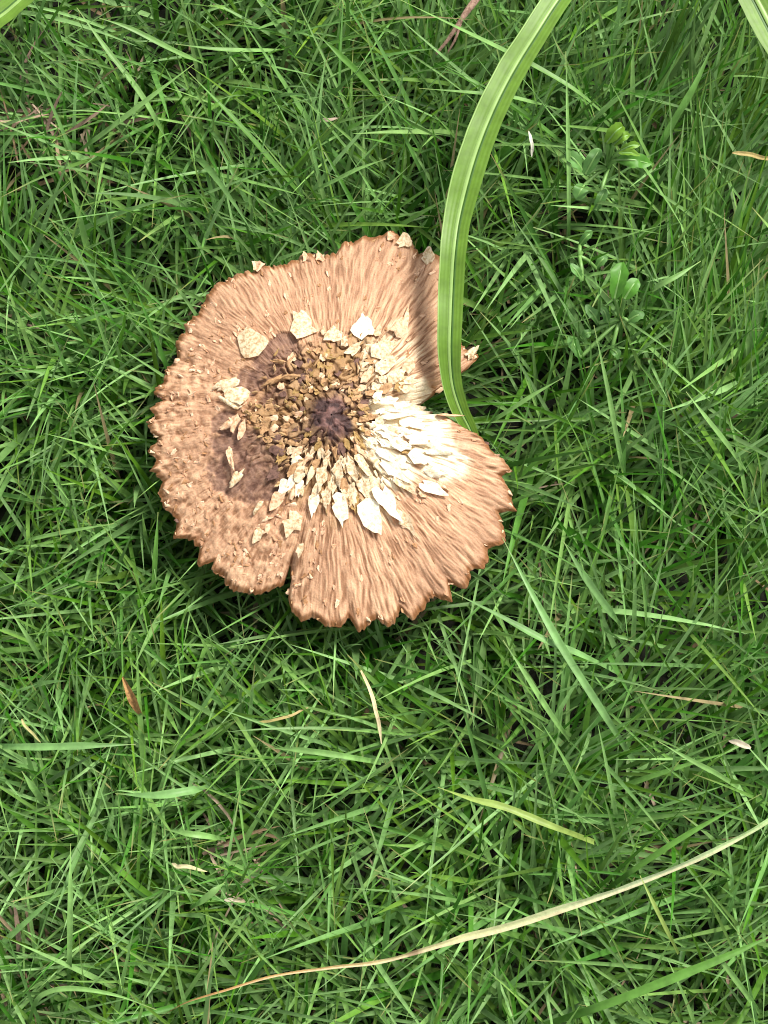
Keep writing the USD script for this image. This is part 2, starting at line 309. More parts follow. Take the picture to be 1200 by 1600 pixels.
    q = np.stack([i * kk + j, i * kk + j + 1, i2 * kk + j + 1, i2 * kk + j], -1).reshape(-1, 4)
    return (G.reshape(-1, 3), np.vstack([q[:, [0, 1, 2]], q[:, [0, 2, 3]]])), tint.reshape(-1, 3)

mush = thing('mushroom', 'wide tan shaggy mushroom with torn cream scales, dark middle and split rim', 'mushroom', (CTR[0], CTR[1], 0))
cap_mesh, cap_tint = build_cap()
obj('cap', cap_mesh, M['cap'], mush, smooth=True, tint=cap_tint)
sp = curve([[CTR[0] + .006, CTR[1] - .004, -.006], [CTR[0] + .003, CTR[1] - .002, .02], [CTR[0], CTR[1], .051]], 14)
obj('stem', tube(sp, np.interp(np.linspace(0, 1, 14), [0, .25, .8, 1], [.0085, .0062, .0058, .008]), 20), M['stem'], mush)
ring = [(sp[8] + np.array([math.cos(a) * r, math.sin(a) * r, dz + .0008 * math.sin(5 * a)])) for r, dz in ((.0058, .001), (.0085, -.0005), (.0058, -.002)) for a in np.linspace(0, 2 * np.pi, 28, endpoint=False)]
rf = [[j * 28 + i, j * 28 + (i + 1) % 28, ((j + 1) % 3) * 28 + (i + 1) % 28] for j in range(3) for i in range(28)] + [[j * 28 + i, ((j + 1) % 3) * 28 + (i + 1) % 28, ((j + 1) % 3) * 28 + i] for j in range(3) for i in range(28)]
obj('ring', (np.array(ring), np.array(rf)), M['gill'], mush)
gl = []
for a in np.linspace(-np.pi, np.pi, 170, endpoint=False):
    us = np.linspace(.17, .93, 6); R = min(R_of(a), np.interp(a, TG, RS)); d = np.array([math.cos(a), math.sin(a)]); s = np.array([-d[1], d[0]]) * .00018
    vv = []
    for x in us:
        z = float(cap_z(np.array(a), np.array(x))) - .0012 - .0045 * (1 - x)
        for o in (-1, 1):
            for zz in (z, z - .0045 * math.sin(math.pi * min(1, (x - .12) / .9))): vv.append([*(CTR + d * x * R + o * s), zz])
    ff = []
    for i in range(5):
        b = 4 * i
        for q in ((0, 1, 5, 4), (2, 6, 7, 3), (1, 3, 7, 5)): ff += [[b + q[0], b + q[1], b + q[2]], [b + q[0], b + q[2], b + q[3]]]
    gl.append((np.array(vv), np.array(ff)))
tag(obj('gills', join(gl), M['gill'], mush, smooth=False), kind='stuff')

# ------------------------------------------------------------------ scales on the cap
def flake(center, ang, L, W, rng, lift=.35, thick=.0007, sink=.0004, cup=.25, normal=None):
    """A torn scale: ragged plate, attached at its inner end and lifted at the outer one. ang: the way it points."""
    n = 14; a = np.linspace(0, 2 * np.pi, n, endpoint=False) + rng.uniform(-.16, .16, n)
    rad = 1 + rng.uniform(-.22, .12, n) + np.where(rng.random(n) < .22, rng.uniform(.1, .4, n), 0) - np.where(rng.random(n) < .15, rng.uniform(.1, .35, n), 0)
    x = np.cos(a) * rad * L / 2 * (1 + .12 * np.cos(a)); y = np.sin(a) * rad * W / 2 * (1 - .38 * np.cos(a))
    inx, iny = x * .55 + rng.uniform(-.1, .1, n) * L * .3, y * .55
    kx, ky, ph = rng.uniform(3, 6), rng.uniform(3, 6), rng.uniform(0, 6)
    def zed(x, y): return thick * (1 + .7 * np.sin(kx * x / L + ky * y / W + ph)) + (x / L + .5) ** 2 * lift * L * .35 + cup * (np.abs(y) / W) ** 2 * W - sink
    top, mid = np.stack([x, y, zed(x, y)], -1), np.stack([inx, iny, zed(inx, iny) + rng.uniform(-.1, .22, n) * thick], -1)
    bot = top - np.array([0, 0, thick * 1.3]); bot[:, :2] *= .93
    v = np.vstack([top, mid, bot, [[0, 0, zed(0, 0)], [0, 0, -thick - sink]]])
    f = []
    for i in range(n):
        j = (i + 1) % n
        f += [[i, j, n + j], [i, n + j, n + i], [n + i, n + j, 3 * n], [2 * n + i, 2 * n + j, j], [2 * n + i, j, i], [2 * n + j, 2 * n + i, 3 * n + 1]]
    ca, sa = math.cos(ang), math.sin(ang)
    v[:, :2] = np.stack([v[:, 0] * ca - v[:, 1] * sa, v[:, 0] * sa + v[:, 1] * ca], -1)
    if normal is not None:
        nx, ny = normal; v[:, 2] += v[:, 0] * nx + v[:, 1] * ny
    return v + center, np.array(f)
def slope(th, u):
    p, q, r = cap_point(th, u), cap_point(th, u + .03), cap_point(th + .05, u)
    A = np.array([(q - p)[:2], (r - p)[:2]]); return np.linalg.solve(A, np.array([(q - p)[2], (r - p)[2]]))
TRACED = [  # photo pixel, length, width (pixels), turn from radial (degrees), tone
    (472, 511, 48, 36, 0, 'cream'), (568, 511, 42, 34, 10, 'white'), (628, 508, 52, 22, 15, 'peach'), (522, 525, 30, 28, 0, 'cream'), (552, 548, 30, 18, -30, 'cream'), (596, 548, 44, 28, -20, 'cream'), (601, 573, 46, 22, -10, 'cream'),
    (618, 590, 36, 18, 0, 'cream'), (573, 588, 30, 14, 0, 'peach'), (640, 572, 34, 14, 10, 'peach'), (533, 794, 50, 26, 5, 'white'), (510, 778, 38, 13, 5, 'cream'), (579, 808, 58, 38, 0, 'white'), (604, 784, 66, 27, 5, 'white'), (635, 817, 42, 17, 0, 'cream'),
    (457, 817, 42, 25, -5, 'cream'), (672, 764, 50, 18, 15, 'white'), (678, 741, 32, 14, 20, 'white'), (682, 704, 46, 20, 5, 'white'), (502, 746, 36, 17, 0, 'cream'), (528, 742, 42, 14, 0, 'cream'), (550, 735, 46, 14, 0, 'cream'), (468, 743, 28, 18, 0, 'cream'), (485, 742, 30, 10, 0, 'cream'),
    (567, 726, 42, 14, 0, 'cream'), (590, 728, 40, 14, 0, 'cream'), (615, 737, 52, 19, 5, 'white'), (630, 757, 46, 15, 5, 'cream'), (601, 712, 36, 15, 0, 'white'), (622, 694, 40, 20, 0, 'white'), (618, 650, 52, 22, 0, 'white'), (644, 662, 42, 22, -5, 'white'), (650, 684, 44, 24, 0, 'white'), (655, 718, 40, 20, 0, 'white'), (598, 668, 36, 16, 0, 'white'), (640, 640, 44, 14, -5, 'white'),
    (392, 541, 52, 46, 0, 'cream'), (356, 602, 44, 18, 35, 'cream'), (370, 618, 46, 30, 0, 'cream'), (362, 632, 42, 12, -20, 'cream'), (366, 661, 30, 14, 80, 'peach'), (354, 666, 26, 12, 20, 'peach'), (378, 674, 30, 12, 70, 'peach'), (360, 714, 34, 10, 75, 'peach'), (362, 726, 24, 7, 85, 'peach'), (368, 750, 34, 12, 20, 'cream'), (404, 793, 28, 9, 5, 'cream'), (404, 837, 28, 15, 0, 'cream'), (432, 783, 32, 18, 0, 'peach'), (469, 860, 24, 11, 0, 'cream'), (418, 828, 18, 10, 0, 'peach'),
    (436, 566, 26, 6, 40, 'tan'), (428, 596, 40, 8, 60, 'tan'), (450, 590, 30, 8, 50, 'tan'), (660, 772, 20, 10, 0, 'peach'), (590, 520, 20, 12, 0, 'peach'), (538, 535, 18, 12, 0, 'cream'), (700, 650, 40, 9, -5, 'peach'), (690, 760, 26, 9, 0, 'peach'), (505, 520, 14, 10, 0, 'peach')]
rng = np.random.default_rng(11)
for px, py, L, W, turn, tone in TRACED:
    th, u = on_cap(px, py); p = cap_point(th, u)
    obj('scale', flake(p + [0, 0, .0005], th + math.radians(turn), L * MM, W * MM, rng, lift=.14, thick=.0006, sink=.0, cup=.06, normal=slope(th, u)), SC[tone], mush, smooth=60)
n_sc, small = len(TRACED), []
big = [(cap_point(*on_cap(q[0], q[1])), max(q[2], q[3]) * MM / 2) for q in TRACED]
RINGS = [(.165, 24), (.205, 27), (.25, 30), (.30, 34), (.35, 36), (.405, 38), (.455, 34)]
def at_angle(th, u):
    """Tone and size of the scales round the middle: long and cream to the lower right, short and brown to the upper left."""
    p = cap_point(th, u); xy = np.array([p[:2]])
    return p, .5 + .5 * math.cos(th + .95), blobs(xy, PATCH, 81, .30)[0], blobs(xy, PALE, 83, .7)[0], blobs(xy, PALE2, 85, .9)[0]
for u0, cnt in RINGS:
    for k in range(cnt):
        th = 2 * np.pi * (k + rng.uniform(-.32, .32)) / cnt + u0 * 9; u = u0 + rng.normal(0, .012)
        p, lower, m, w, w2 = at_angle(th, u)
        if u0 > .38 and lower < .55 and w2 < .3 and rng.random() < .8: continue
        if m > .5 and rng.random() < .55: continue
        if any(np.hypot(*(p - q)[:2]) < r * .8 for q, r in big) and rng.random() < .8: continue
        if n_sc >= 298: break
        L = (.0014 + .0125 * u) * (.50 + .5 * lower) * rng.uniform(.8, 1.25); W = (.0008 + .0056 * u) * rng.uniform(.75, 1.2)
        tone = rng.choice(['white', 'cream', 'peach', 'tan', 'olive', 'umber'], p=([.62, .33, .05, 0, 0, 0] if w > .4 else [.15, .55, .15, .1, .05, 0] if lower > .62 and u > .19 or w2 > .5 else [0, .05, .10, .40, .30, .15] if m < .5 else [0, 0, .15, .45, .1, .3]))
        obj('scale', flake(p + [0, 0, .0004], th + rng.normal(0, .10 + .55 * (1 - lower) ** 2), L, W, rng, lift=.12 * (.3 + lower), thick=.00042 * (.55 + .6 * lower), sink=.0002 * (1 - lower), cup=.08, normal=slope(th, u)), SC[str(tone)], mush, smooth=60); n_sc += 1
while len(small) < 170:
    th, u = rng.uniform(-np.pi, np.pi), math.sqrt(rng.uniform(.13 ** 2, .47 ** 2)); p, lower, m, w, w2 = at_angle(th, u)
    if m > .5 and rng.random() < .6: continue
    col = np.array([(.70, .52, .31), (.56, .38, .20), (.44, .27, .12)][rng.integers(3)]) if lower > .6 or w2 > .4 else np.array([(.40, .24, .11), (.33, .20, .07), (.24, .13, .06)][rng.integers(3)])
    if w > .4: col = np.array((.78, .66, .47))
    small.append((flake(p + [0, 0, .0003], th + rng.normal(0, .2 + .8 * (1 - lower)), rng.uniform(.0014, .0030), rng.uniform(.0007, .0012), rng, lift=.15, thick=.0004, sink=.0, cup=.2, normal=slope(th, u)), col))
tag(obj('small_scales', join([q[0] for q in small]), M['cap'], mush, smooth=True, tint=np.vstack([np.tile(q[1] * rng.uniform(.8, 1.15), (len(q[0][0]), 1)) for q in small])), kind='stuff')
# woolly flecks over the outer skin
flecks = []
for _ in range(900):
    th, u = rng.uniform(-np.pi, np.pi), math.sqrt(rng.uniform(.42 ** 2, .97 ** 2))
    lf = float(sstep(1.6, 2.5, np.abs(wrap(np.array(th - .35)))))
    if rng.random() > .25 + .75 * lf: continue
    p = cap_point(th, u)
    if blobs(np.array([p[:2]]), PATCH + PALE, 81, .35)[0] > .3: continue
    flecks.append((flake(p, th + rng.normal(0, .3 + .7 * lf), rng.uniform(.0013, .0030), rng.uniform(.0008, .0014), rng, lift=.2, thick=.00035, sink=.00025, normal=slope(th, u)), np.array([[.64, .385, .235], [.52, .28, .155], [.70, .47, .30], [.36, .18, .08]][rng.integers(4)]) * rng.uniform(.85, 1.1)))
tag(obj('fleck', join([s[0] for s in flecks]), M['cap'], mush, smooth=False, tint=np.vstack([np.tile(s[1], (len(s[0][0]), 1)) for s in flecks])), kind='stuff')
# curled shreds along the rim
for k in range(78):
    th = -np.pi + 2 * np.pi * (k + rng.uniform(.0, 1)) / 78
    if abs(wrap(th - TH1)) < .09: continue
    p = cap_point(th, 1 - rng.uniform(.022, .05)) - [0, 0, .0006]; big = rng.random() < .3
    obj('rim_shred', flake(p, th + rng.normal(0, .4), rng.uniform(.0018, .0034) * (1.3 if big else 1), rng.uniform(.0012, .0022) * (1.3 if big else 1), rng, lift=rng.uniform(-.4, .4), thick=.0005, cup=rng.uniform(-.2, .3)), SC[str(rng.choice(['peach', 'tan', 'cream', 'umber'], p=[.62, .24, .10, .04]))], mush, smooth=60)
for px, py, L, W in ((632, 377, 26, 24), (668, 400, 30, 22), (500, 401, 16, 14), (478, 402, 16, 12), (402, 415, 18, 16), (610, 370, 16, 14), (735, 552, 26, 14), (742, 548, 22, 7)):
    th, u = on_cap(px, py); p = cap_point(th, min(u, 1.04)); p[:2] = at(px, py, p[2] + .001)[:2]
    obj('rim_shred', flake(p + [0, 0, .0008], th + .3, L * MM, W * MM, rng, lift=.2, thick=.0007, cup=.3), SC['cream' if L > 20 else 'peach'], mush, smooth=60)

# ------------------------------------------------------------------ broad strap leaves
ACR = np.array([-1, -.8, -.55, -.30, -.18, -.10, 0, .14, .4, .7, .9, 1])
HGT = np.array([.20, .13, .07, .02, -.05, -.03, .05, .03, .07, .14, .20, .26])
def strap_leaf(label, rows, n, name='strap_leaf', mirror=1, rib=True, edge=True):
    """rows: pixel x, y, height, width in pixels, roll."""
    c = curve([[*at(x, y, z), w * MM, r] for x, y, z, w, r in rows], n)
    g = np.random.default_rng(n); q = np.stack([np.linspace(0, n / 9, n), np.full(n, g.uniform(0, 9)), np.zeros(n)], -1)
    c[:, 3] *= .92 + .10 * (meshkit.fbm(q * 2, 3, 2) - .5); c[:, 4] += .30 * (meshkit.fbm(q, 2, 6) - .5); c[:, 2] += .0016 * (meshkit.fbm(q, 2, 8) - .5)
    t = thing(name, label, 'leaf', c[0, :3] * [1, 1, 0])
    (v, f), uv = ribbon(c[:, :3], c[:, 3], ACR * mirror if mirror > 0 else -ACR[::-1], HGT if mirror > 0 else HGT[::-1], .0006, c[:, 4])
    obj('blade', (v, f), M['strap'], t, uv=uv)
    up = np.array([0, 0, .00035])
    def strip(name, a0, a1, h0, h1, mat, lift, k=1.0):
        tt = np.gradient(c[:, :3], axis=0); tt /= np.linalg.norm(tt, axis=1, keepdims=True)
        s = np.cross(tt, [0, 0, 1.0]); s /= np.linalg.norm(s, axis=1, keepdims=True); u_ = np.cross(s, tt); r = c[:, 4:5]
        s, u_ = s * np.cos(r) + u_ * np.sin(r), u_ * np.cos(r) - s * np.sin(r); h = c[:, 3:4] / 2
        mid = c[:, :3] + s * h * (a0 + a1) / 2 * mirror + u_ * h * (h0 + h1) / 2 + u_ * lift
        (v2, f2), uv2 = ribbon(mid, c[:, 3] * abs(a1 - a0) / 2 * k, [-1, -.4, .4, 1], [-.1, .12, .12, -.1], .00035, c[:, 4] )
        obj(name, (v2, f2), mat, t, uv=uv2)
    if rib: strip('midrib', -.11, .14, -.01, .04, M['strap_pale'], .00018)
    if rib: strip('channel', -.34, -.14, -.01, -.03, M['strap_dark'], .00008)
    if edge: strip('pale_edge', .93, 1.03, .21, .27, M['strap_pale'], .0001)
    return t
strap_leaf('long broad green strap leaf arching down across the right side of the mushroom cap',
           [(960, -110, .064, 42, -.05), (912, -55, .066, 44, -.05), (869, 2, .068, 45, -.05), (838, 50, .069, 47, -.05), (806, 100, .069, 49, -.05), (779, 150, .069, 50, -.05), (757, 200, .068, 51, -.05), (739, 250, .067, 51, -.05), (725, 300, .066, 51, -.05), (714, 350, .065, 47, -.05), (708, 400, .064, 44, -.02),
            (705, 450, .062, 43, 0), (703, 500, .060, 41, 0), (702, 550, .057, 38, 0), (706, 600, .051, 34, .05), (718, 640, .044, 31, .1), (732, 668, .038, 27, .1), (744, 695, .033, 18, .1)], 110)
strap_leaf('broad pale green leaf cutting the top left corner of the lawn view', [(-80, 95, .060, 46, .1), (-30, 48, .062, 46, .1), (15, 14, .062, 46, .1), (50, -18, .062, 44, .1), (110, -75, .060, 40, .1)], 40, edge=False)
strap_leaf('broad green leaf slanting down at the top right corner', [(1145, -80, .062, 58, .0), (1166, -30, .063, 62, .0), (1192, 20, .063, 64, .0), (1222, 80, .062, 60, .0), (1262, 150, .058, 48, .0), (1300, 210, .052, 25, .0)], 44, mirror=-1)

# ------------------------------------------------------------------ the dry stalk
def straw_thing(name, label, rows, cols, n=60, cat='straw', fold=.35, group=None, lower=None):
    c = curve([[*at(x, y, z), w * MM] for x, y, z, w in rows], n); s = np.linspace(0, 1, n)
    g = np.random.default_rng(len(label) * 31 + n)
    wob, bend, bend2 = (meshkit.fbm(np.stack([s * k, np.full(n, g.uniform(0, 50)), np.zeros(n)], -1), 2, 3) for k in (n / 7, 3, 3))
    L = np.linalg.norm(c[-1, :3] - c[0, :3]); c[:, 0] += .10 * min(L, .02) * (bend - .5); c[:, 1] += .10 * min(L, .02) * (bend2 - .5)
    ends = (.35 + .65 * sstep(0, .16, s)) * (.35 + .65 * sstep(0, .16, 1 - s))
    (v, f), uv = ribbon(c[:, :3], np.maximum(c[:, 3], .0004) * (.70 + .6 * wob) * ends * (.74 if lower is not None else .72), [-1, -.4, 0, .4, 1], [fold, fold * .3, 0, fold * .3, fold], .0005, 1.2 * (wob - .5) + g.uniform(-.3, .3))
    col = np.stack([np.interp(s, np.linspace(0, 1, len(cols)), [q[k] for q in cols]) for k in range(3)], -1)
    col = np.repeat((col * (.70 + .5 * np.roll(wob, n // 3))[:, None] * (1 if lower is not None else .72))[:, None], 10, 1)
    spot = meshkit.noise(np.stack([s * n / 2.2, s * 0, s * 0 + 7], -1), 4)
    if lower is not None:
        for j in (3, 4, 5, 6): col[:, j] = mixc(col[:, j], lower, .75 * np.interp(s, [0, .3, .75, 1], [.2, 1, .7, 0]))
        col = mixc(col, (.16, .09, .05), (.75 * sstep(.84, .93, spot))[:, None])
    p = obj(name, (v, f), M['straw'], uv=uv, tint=col.reshape(-1, 3)); tag(p, label, cat, group)
    return c
STALK = straw_thing('dry_stalk', 'long dry straw-coloured stalk lying across the bottom right of the lawn', [(250, 1590, .026, 2.4), (290, 1568, .036, 3.2), (350, 1549, .044, 4.0), (430, 1525, .047, 5.6), (520, 1512, .049, 6.4), (600, 1502, .050, 8.0), (700, 1473, .052, 12.0), (800, 1446, .053, 14.4), (900, 1414, .053, 13.6), (980, 1386, .053, 12.0), (1080, 1345, .054, 11.2), (1150, 1309, .054, 11.2), (1210, 1274, .054, 11.2), (1290, 1215, .052, 10.4)],
            [(.36, .20, .06), (.46, .26, .09), (.50, .34, .14), (.36, .34, .17), (.32, .36, .18), (.29, .36, .20), (.25, .36, .15), (.22, .36, .12)], 130, fold=.55, lower=(.46, .38, .23))

# ------------------------------------------------------------------ single grass blades that stand out
BLADES = []
PALEG, MIDG, YELG, DEEP, BLUE = (.225, .420, .120), (.115, .27, .045), (.30, .42, .10), (.06, .17, .03), (.20, .39, .125)
def blade_thing(label, pts, w, col, z0=.030, z1=.050, tip='end', flat=False):
    n = 28; px = curve(pts, n); s = np.linspace(0, 1, n)
    z = np.interp(s, [0, 1], [z0, z1]) + .005 * np.sin(np.pi * s) - .016 * (1 - sstep(0, .22, s))
    c = np.array([at(x, y, q) for (x, y), q in zip(px, z)])
    wd = .84 * w * MM * np.where(s > .55, 1 - .93 * sstep(.55, 1.02, s), .75 + .25 * sstep(0, .4, s)) * (1 + .05 * np.sin(s * 23 + w))
    (v, f), uv = ribbon(c, np.maximum(wd, .00025), [-1, -.45, 0, .45, 1], [.30, .08, 0, .08, .30], .00025, rng.uniform(-.35, .35))
    col = np.array(col)[None] * (1 + .12 * np.sin(s * 5 + rng.uniform(0, 6)))[:, None]
    col = mixc(col, (.40, .38, .14), .5 * sstep(.88, 1, s))
    tag(obj('grass_blade', (v, f), M['grass'], uv=uv, tint=np.repeat(col, 10, 0)), label, 'grass blade'); BLADES.append(c)
B = blade_thing
B('narrow pale blade slanting right and down just below the top left corner', [(335, 108), (270, 78), (205, 45), (155, 28)], 10, PALEG)
B('pale blade lying almost level near the top edge, left of centre', [(460, 77), (400, 79), (340, 77), (275, 69)], 9, PALEG)
B('long thin blade running down right beside the brown thatch near the top left corner', [(270, 240), (225, 155), (165, 75), (120, 12)], 11, PALEG)
B('blade rising right across the long thin blade in the upper left', [(105, 250), (170, 202), (235, 152), (303, 100)], 10, PALEG)
B('long green blade sloping down right from the upper left toward the cap', [(500, 342), (430, 258), (360, 180), (294, 112)], 11, MIDG, .026, .050)
B('broad blade slanting down right from the top edge left of the dry twig', [(620, 190), (570, 125), (530, 85), (495, 52)], 12, MIDG)
B('blade pointing up right to the cap top left, nearest the upper rim shreds', [(478, 305), (520, 284), (560, 264), (604, 248)], 8, PALEG)
B('very long pale blade passing under the strap leaf from the top centre to the weed', [(956, 190), (900, 142), (835, 103), (790, 80), (700, 36), (622, -2)], 11, PALEG, .044, .046)
B('pale blade crossing under the strap leaf nearly level, below the very long pale blade', [(890, 176), (800, 152), (740, 145), (655, 138)], 9, PALEG, .036, .048)
B('thin upright blade just left of the bright weed shoot', [(888, 410), (889, 300), (887, 190), (884, 80)], 8, PALEG, .030, .052)
B('broad green blade climbing to the upper right beyond the weed', [(1005, 275), (1050, 195), (1085, 135), (1118, 60)], 14, (.13, .29, .06), .030, .050)
B('short pale blade on the right just beside the rounded bright weed leaf', [(1006, 464), (1030, 446), (1060, 430), (1095, 408)], 10, PALEG, .048, .052)
B('pale thin blade reaching up right from where the strap leaf goes under the cap', [(745, 672), (790, 645), (835, 616), (880, 590)], 8, PALEG)
B('tall thin blade leaning left, below the rounded weed leaf', [(978, 760), (965, 690), (948, 600), (928, 508)], 9, PALEG)
B('long blade sloping down right at the right edge above the middle', [(1180, 758), (1140, 700), (1105, 655), (1072, 612)], 10, PALEG)
B('broad pale blade lying level at the left edge below the cap', [(-30, 1166), (60, 1167), (140, 1165), (212, 1163)], 13, BLUE, .044, .048)
B('broad pale level blade between the brown leaf and the bottom left corner', [(330, 1229), (290, 1237), (240, 1243), (180, 1240)], 15, BLUE, .046, .050)
B('pale blade sloping down right from the left edge, left of the brown leaf', [(75, 1048), (58, 1020), (40, 990), (16, 955)], 9, PALEG)
B('short broad pale blade lower left below the level blades', [(352, 1312), (320, 1306), (290, 1302), (258, 1296)], 11, PALEG, .044, .048)
B('pale blade leaning left at the left edge under the level blade', [(78, 1270), (62, 1245), (48, 1225), (34, 1205)], 12, PALEG)
B('arched pale blade below the cap bottom, ending right of centre', [(595, 1192), (530, 1180), (470, 1172), (415, 1168)], 11, PALEG, .042, .048)
B('long broad pale blade sloping right from under the lower right rim of the cap', [(962, 1050), (905, 1022), (850, 1000), (780, 962), (705, 924)], 13, BLUE, .036, .048)
B('very long wide blade running down right past the cap lower right', [(990, 1190), (940, 1110), (880, 1015), (830, 925), (785, 840)], 14, BLUE, .036, .050)
B('wide pale blade above and right of the very long wide blade', [(975, 985), (945, 945), (910, 895), (880, 845)], 13, BLUE)
B('green blade sloping down right under the cap lower right rim', [(895, 1165), (860, 1115), (825, 1060), (786, 1000)], 10, PALEG)
B('pale blade slanting down right near the right edge below the middle', [(1175, 1245), (1125, 1212), (1080, 1188), (1028, 1158)], 9, PALEG)
B('yellowish pointed blade lying above the dry stalk in the lower middle', [(928, 1316), (860, 1290), (790, 1262), (735, 1248), (684, 1230)], 13, YELG, .046, .050)
B('upright pale blade standing alone near the bottom left', [(108, 1555), (109, 1470), (110, 1395), (110, 1318)], 10, PALEG)
B('arched pale blade curling over in the bottom left corner', [(45, 1600), (58, 1562), (85, 1547), (125, 1545), (185, 1556), (245, 1578)], 9, PALEG, .040, .044)
B('short pale blade tilted up right in the lower left middle', [(298, 1420), (320, 1405), (338, 1390), (352, 1378)], 13, PALEG, .044, .048)
B('pale blade sloping down right at the bottom right corner below the stalk', [(1192, 1590), (1160, 1545), (1130, 1505), (1100, 1468)], 10, PALEG)
B('long deep green blade rising right along the bottom right edge', [(850, 1602), (950, 1568), (1060, 1525), (1150, 1488), (1230, 1450)], 16, MIDG, .040, .048)
B('thin pale blade crossing the dry stalk near its middle', [(1060, 1490), (1040, 1450), (1018, 1405), (1000, 1368)], 7, YELG, .050, .058)
B('long blade climbing right above the dry stalk at the right edge', [(940, 1395), (1010, 1345), (1080, 1300), (1190, 1240)], 11, MIDG, .036, .048)
B('pale pointed blade at the left edge level with the cap dark patch', [(20, 850), (70, 838), (120, 828), (178, 818)], 8, PALEG)
B('blade leaning along the cap left rim below the dark shadow', [(238, 960), (241, 900), (244, 850), (247, 800)], 9, MIDG, .026, .042)

# ------------------------------------------------------------------ dead bits
S = straw_thing
S('straw_fragment', 'short yellow straw lying at the right edge above the rounded weed leaf', [(1142, 241, .046, 10), (1170, 243, .046, 11), (1200, 246, .046, 11), (1235, 249, .045, 9)], [(.62, .48, .17), (.60, .45, .16)], 16)
S('straw_fragment', 'bent cream straw hanging down just below the cap bottom rim', [(560, 1042, .042, 5), (572, 1065, .043, 6), (582, 1090, .043, 8), (590, 1120, .042, 8), (596, 1165, .038, 6)], [(.66, .52, .25), (.70, .60, .36)], 20)
S('straw_fragment', 'tiny white upright straw chip right of the strap leaf upper half', [(827, 204, .046, 4), (830, 222, .048, 8), (832, 246, .045, 5)], [(.72, .72, .55), (.78, .76, .62)], 12)
S('straw_fragment', 'broken cream straw end on the right edge below the middle', [(1138, 1158, .046, 6), (1155, 1160, .047, 14), (1172, 1170, .046, 10)], [(.66, .58, .42), (.72, .64, .46)], 10)
S('straw_fragment', 'pale cream straw sliver in the lower left above the pale tilted blade', [(268, 1350, .044, 7), (285, 1354, .046, 9), (325, 1362, .044, 4)], [(.68, .60, .36), (.55, .52, .24)], 14)
S('straw_fragment', 'small white straw chip right of the cream sliver in the lower left', [(350, 1406, .043, 7), (366, 1407, .044, 8), (384, 1410, .043, 4)], [(.72, .66, .50), (.6, .5, .3)], 10)
S('straw_fragment', 'thin yellow-brown straw pointing at the cap bottom from the left', [(400, 1130, .040, 5), (440, 1120, .042, 6), (484, 1108, .042, 4)], [(.42, .38, .12), (.56, .42, .18)], 14)
S('straw_fragment', 'dry tan straw in the brown patch at the left edge near the top', [(0, 190, .030, 7), (30, 192, .031, 8), (75, 178, .030, 5)], [(.50, .38, .26), (.44, .30, .2)], 12)
S('straw_fragment', 'dry pinkish straw lying flat left of the strap leaf above the cap', [(492, 190, .034, 8), (510, 187, .035, 10), (530, 185, .034, 4)], [(.52, .40, .30), (.46, .34, .25)], 10)
S('straw_fragment', 'yellowed straw tip by the left edge at the level blade', [(32, 1124, .044, 6), (46, 1140, .044, 6), (66, 1160, .042, 4)], [(.62, .52, .22), (.40, .42, .14)], 10)
def dead_leaf():
    c = curve([[*at(x, y, z), w * MM] for x, y, z, w in ((192, 1058, .044, 3), (199, 1072, .045, 9), (208, 1090, .044, 15), (216, 1108, .041, 10), (222, 1118, .038, 3))], 18)
    (v, f), uv = ribbon(c[:, :3], c[:, 3], [-1, -.5, 0, .5, 1], [.7, .25, 0, .25, .7], .0003, -.5); return v, f
tag(obj('dead_leaf', dead_leaf(), M['dead']), 'small pointed brown dead leaf caught upright in the grass at lower left', 'dead leaf')
tw = thing('dry_twig', 'thin pinkish brown dry twig at the top edge left of the strap leaf', 'twig', at(690, 80, 0))
c = curve([at(x, y, z) for x, y, z in ((682, 84, .036), (700, 62, .040), (716, 38, .044), (728, 20, .046), (748, -6, .048), (775, -40, .05))], 26)
obj('shaft', tube(c, np.interp(np.linspace(0, 1, 26), [0, .5, .7, 1], [.0005, .0009, .0013, .0011]), 8), M['twig'], tw)
obj('split_end', tube(curve([c[12], at(712, 60, .041), at(698, 84, .036)], 8), np.linspace(.0006, .0003, 8), 6), M['twig'], tw)

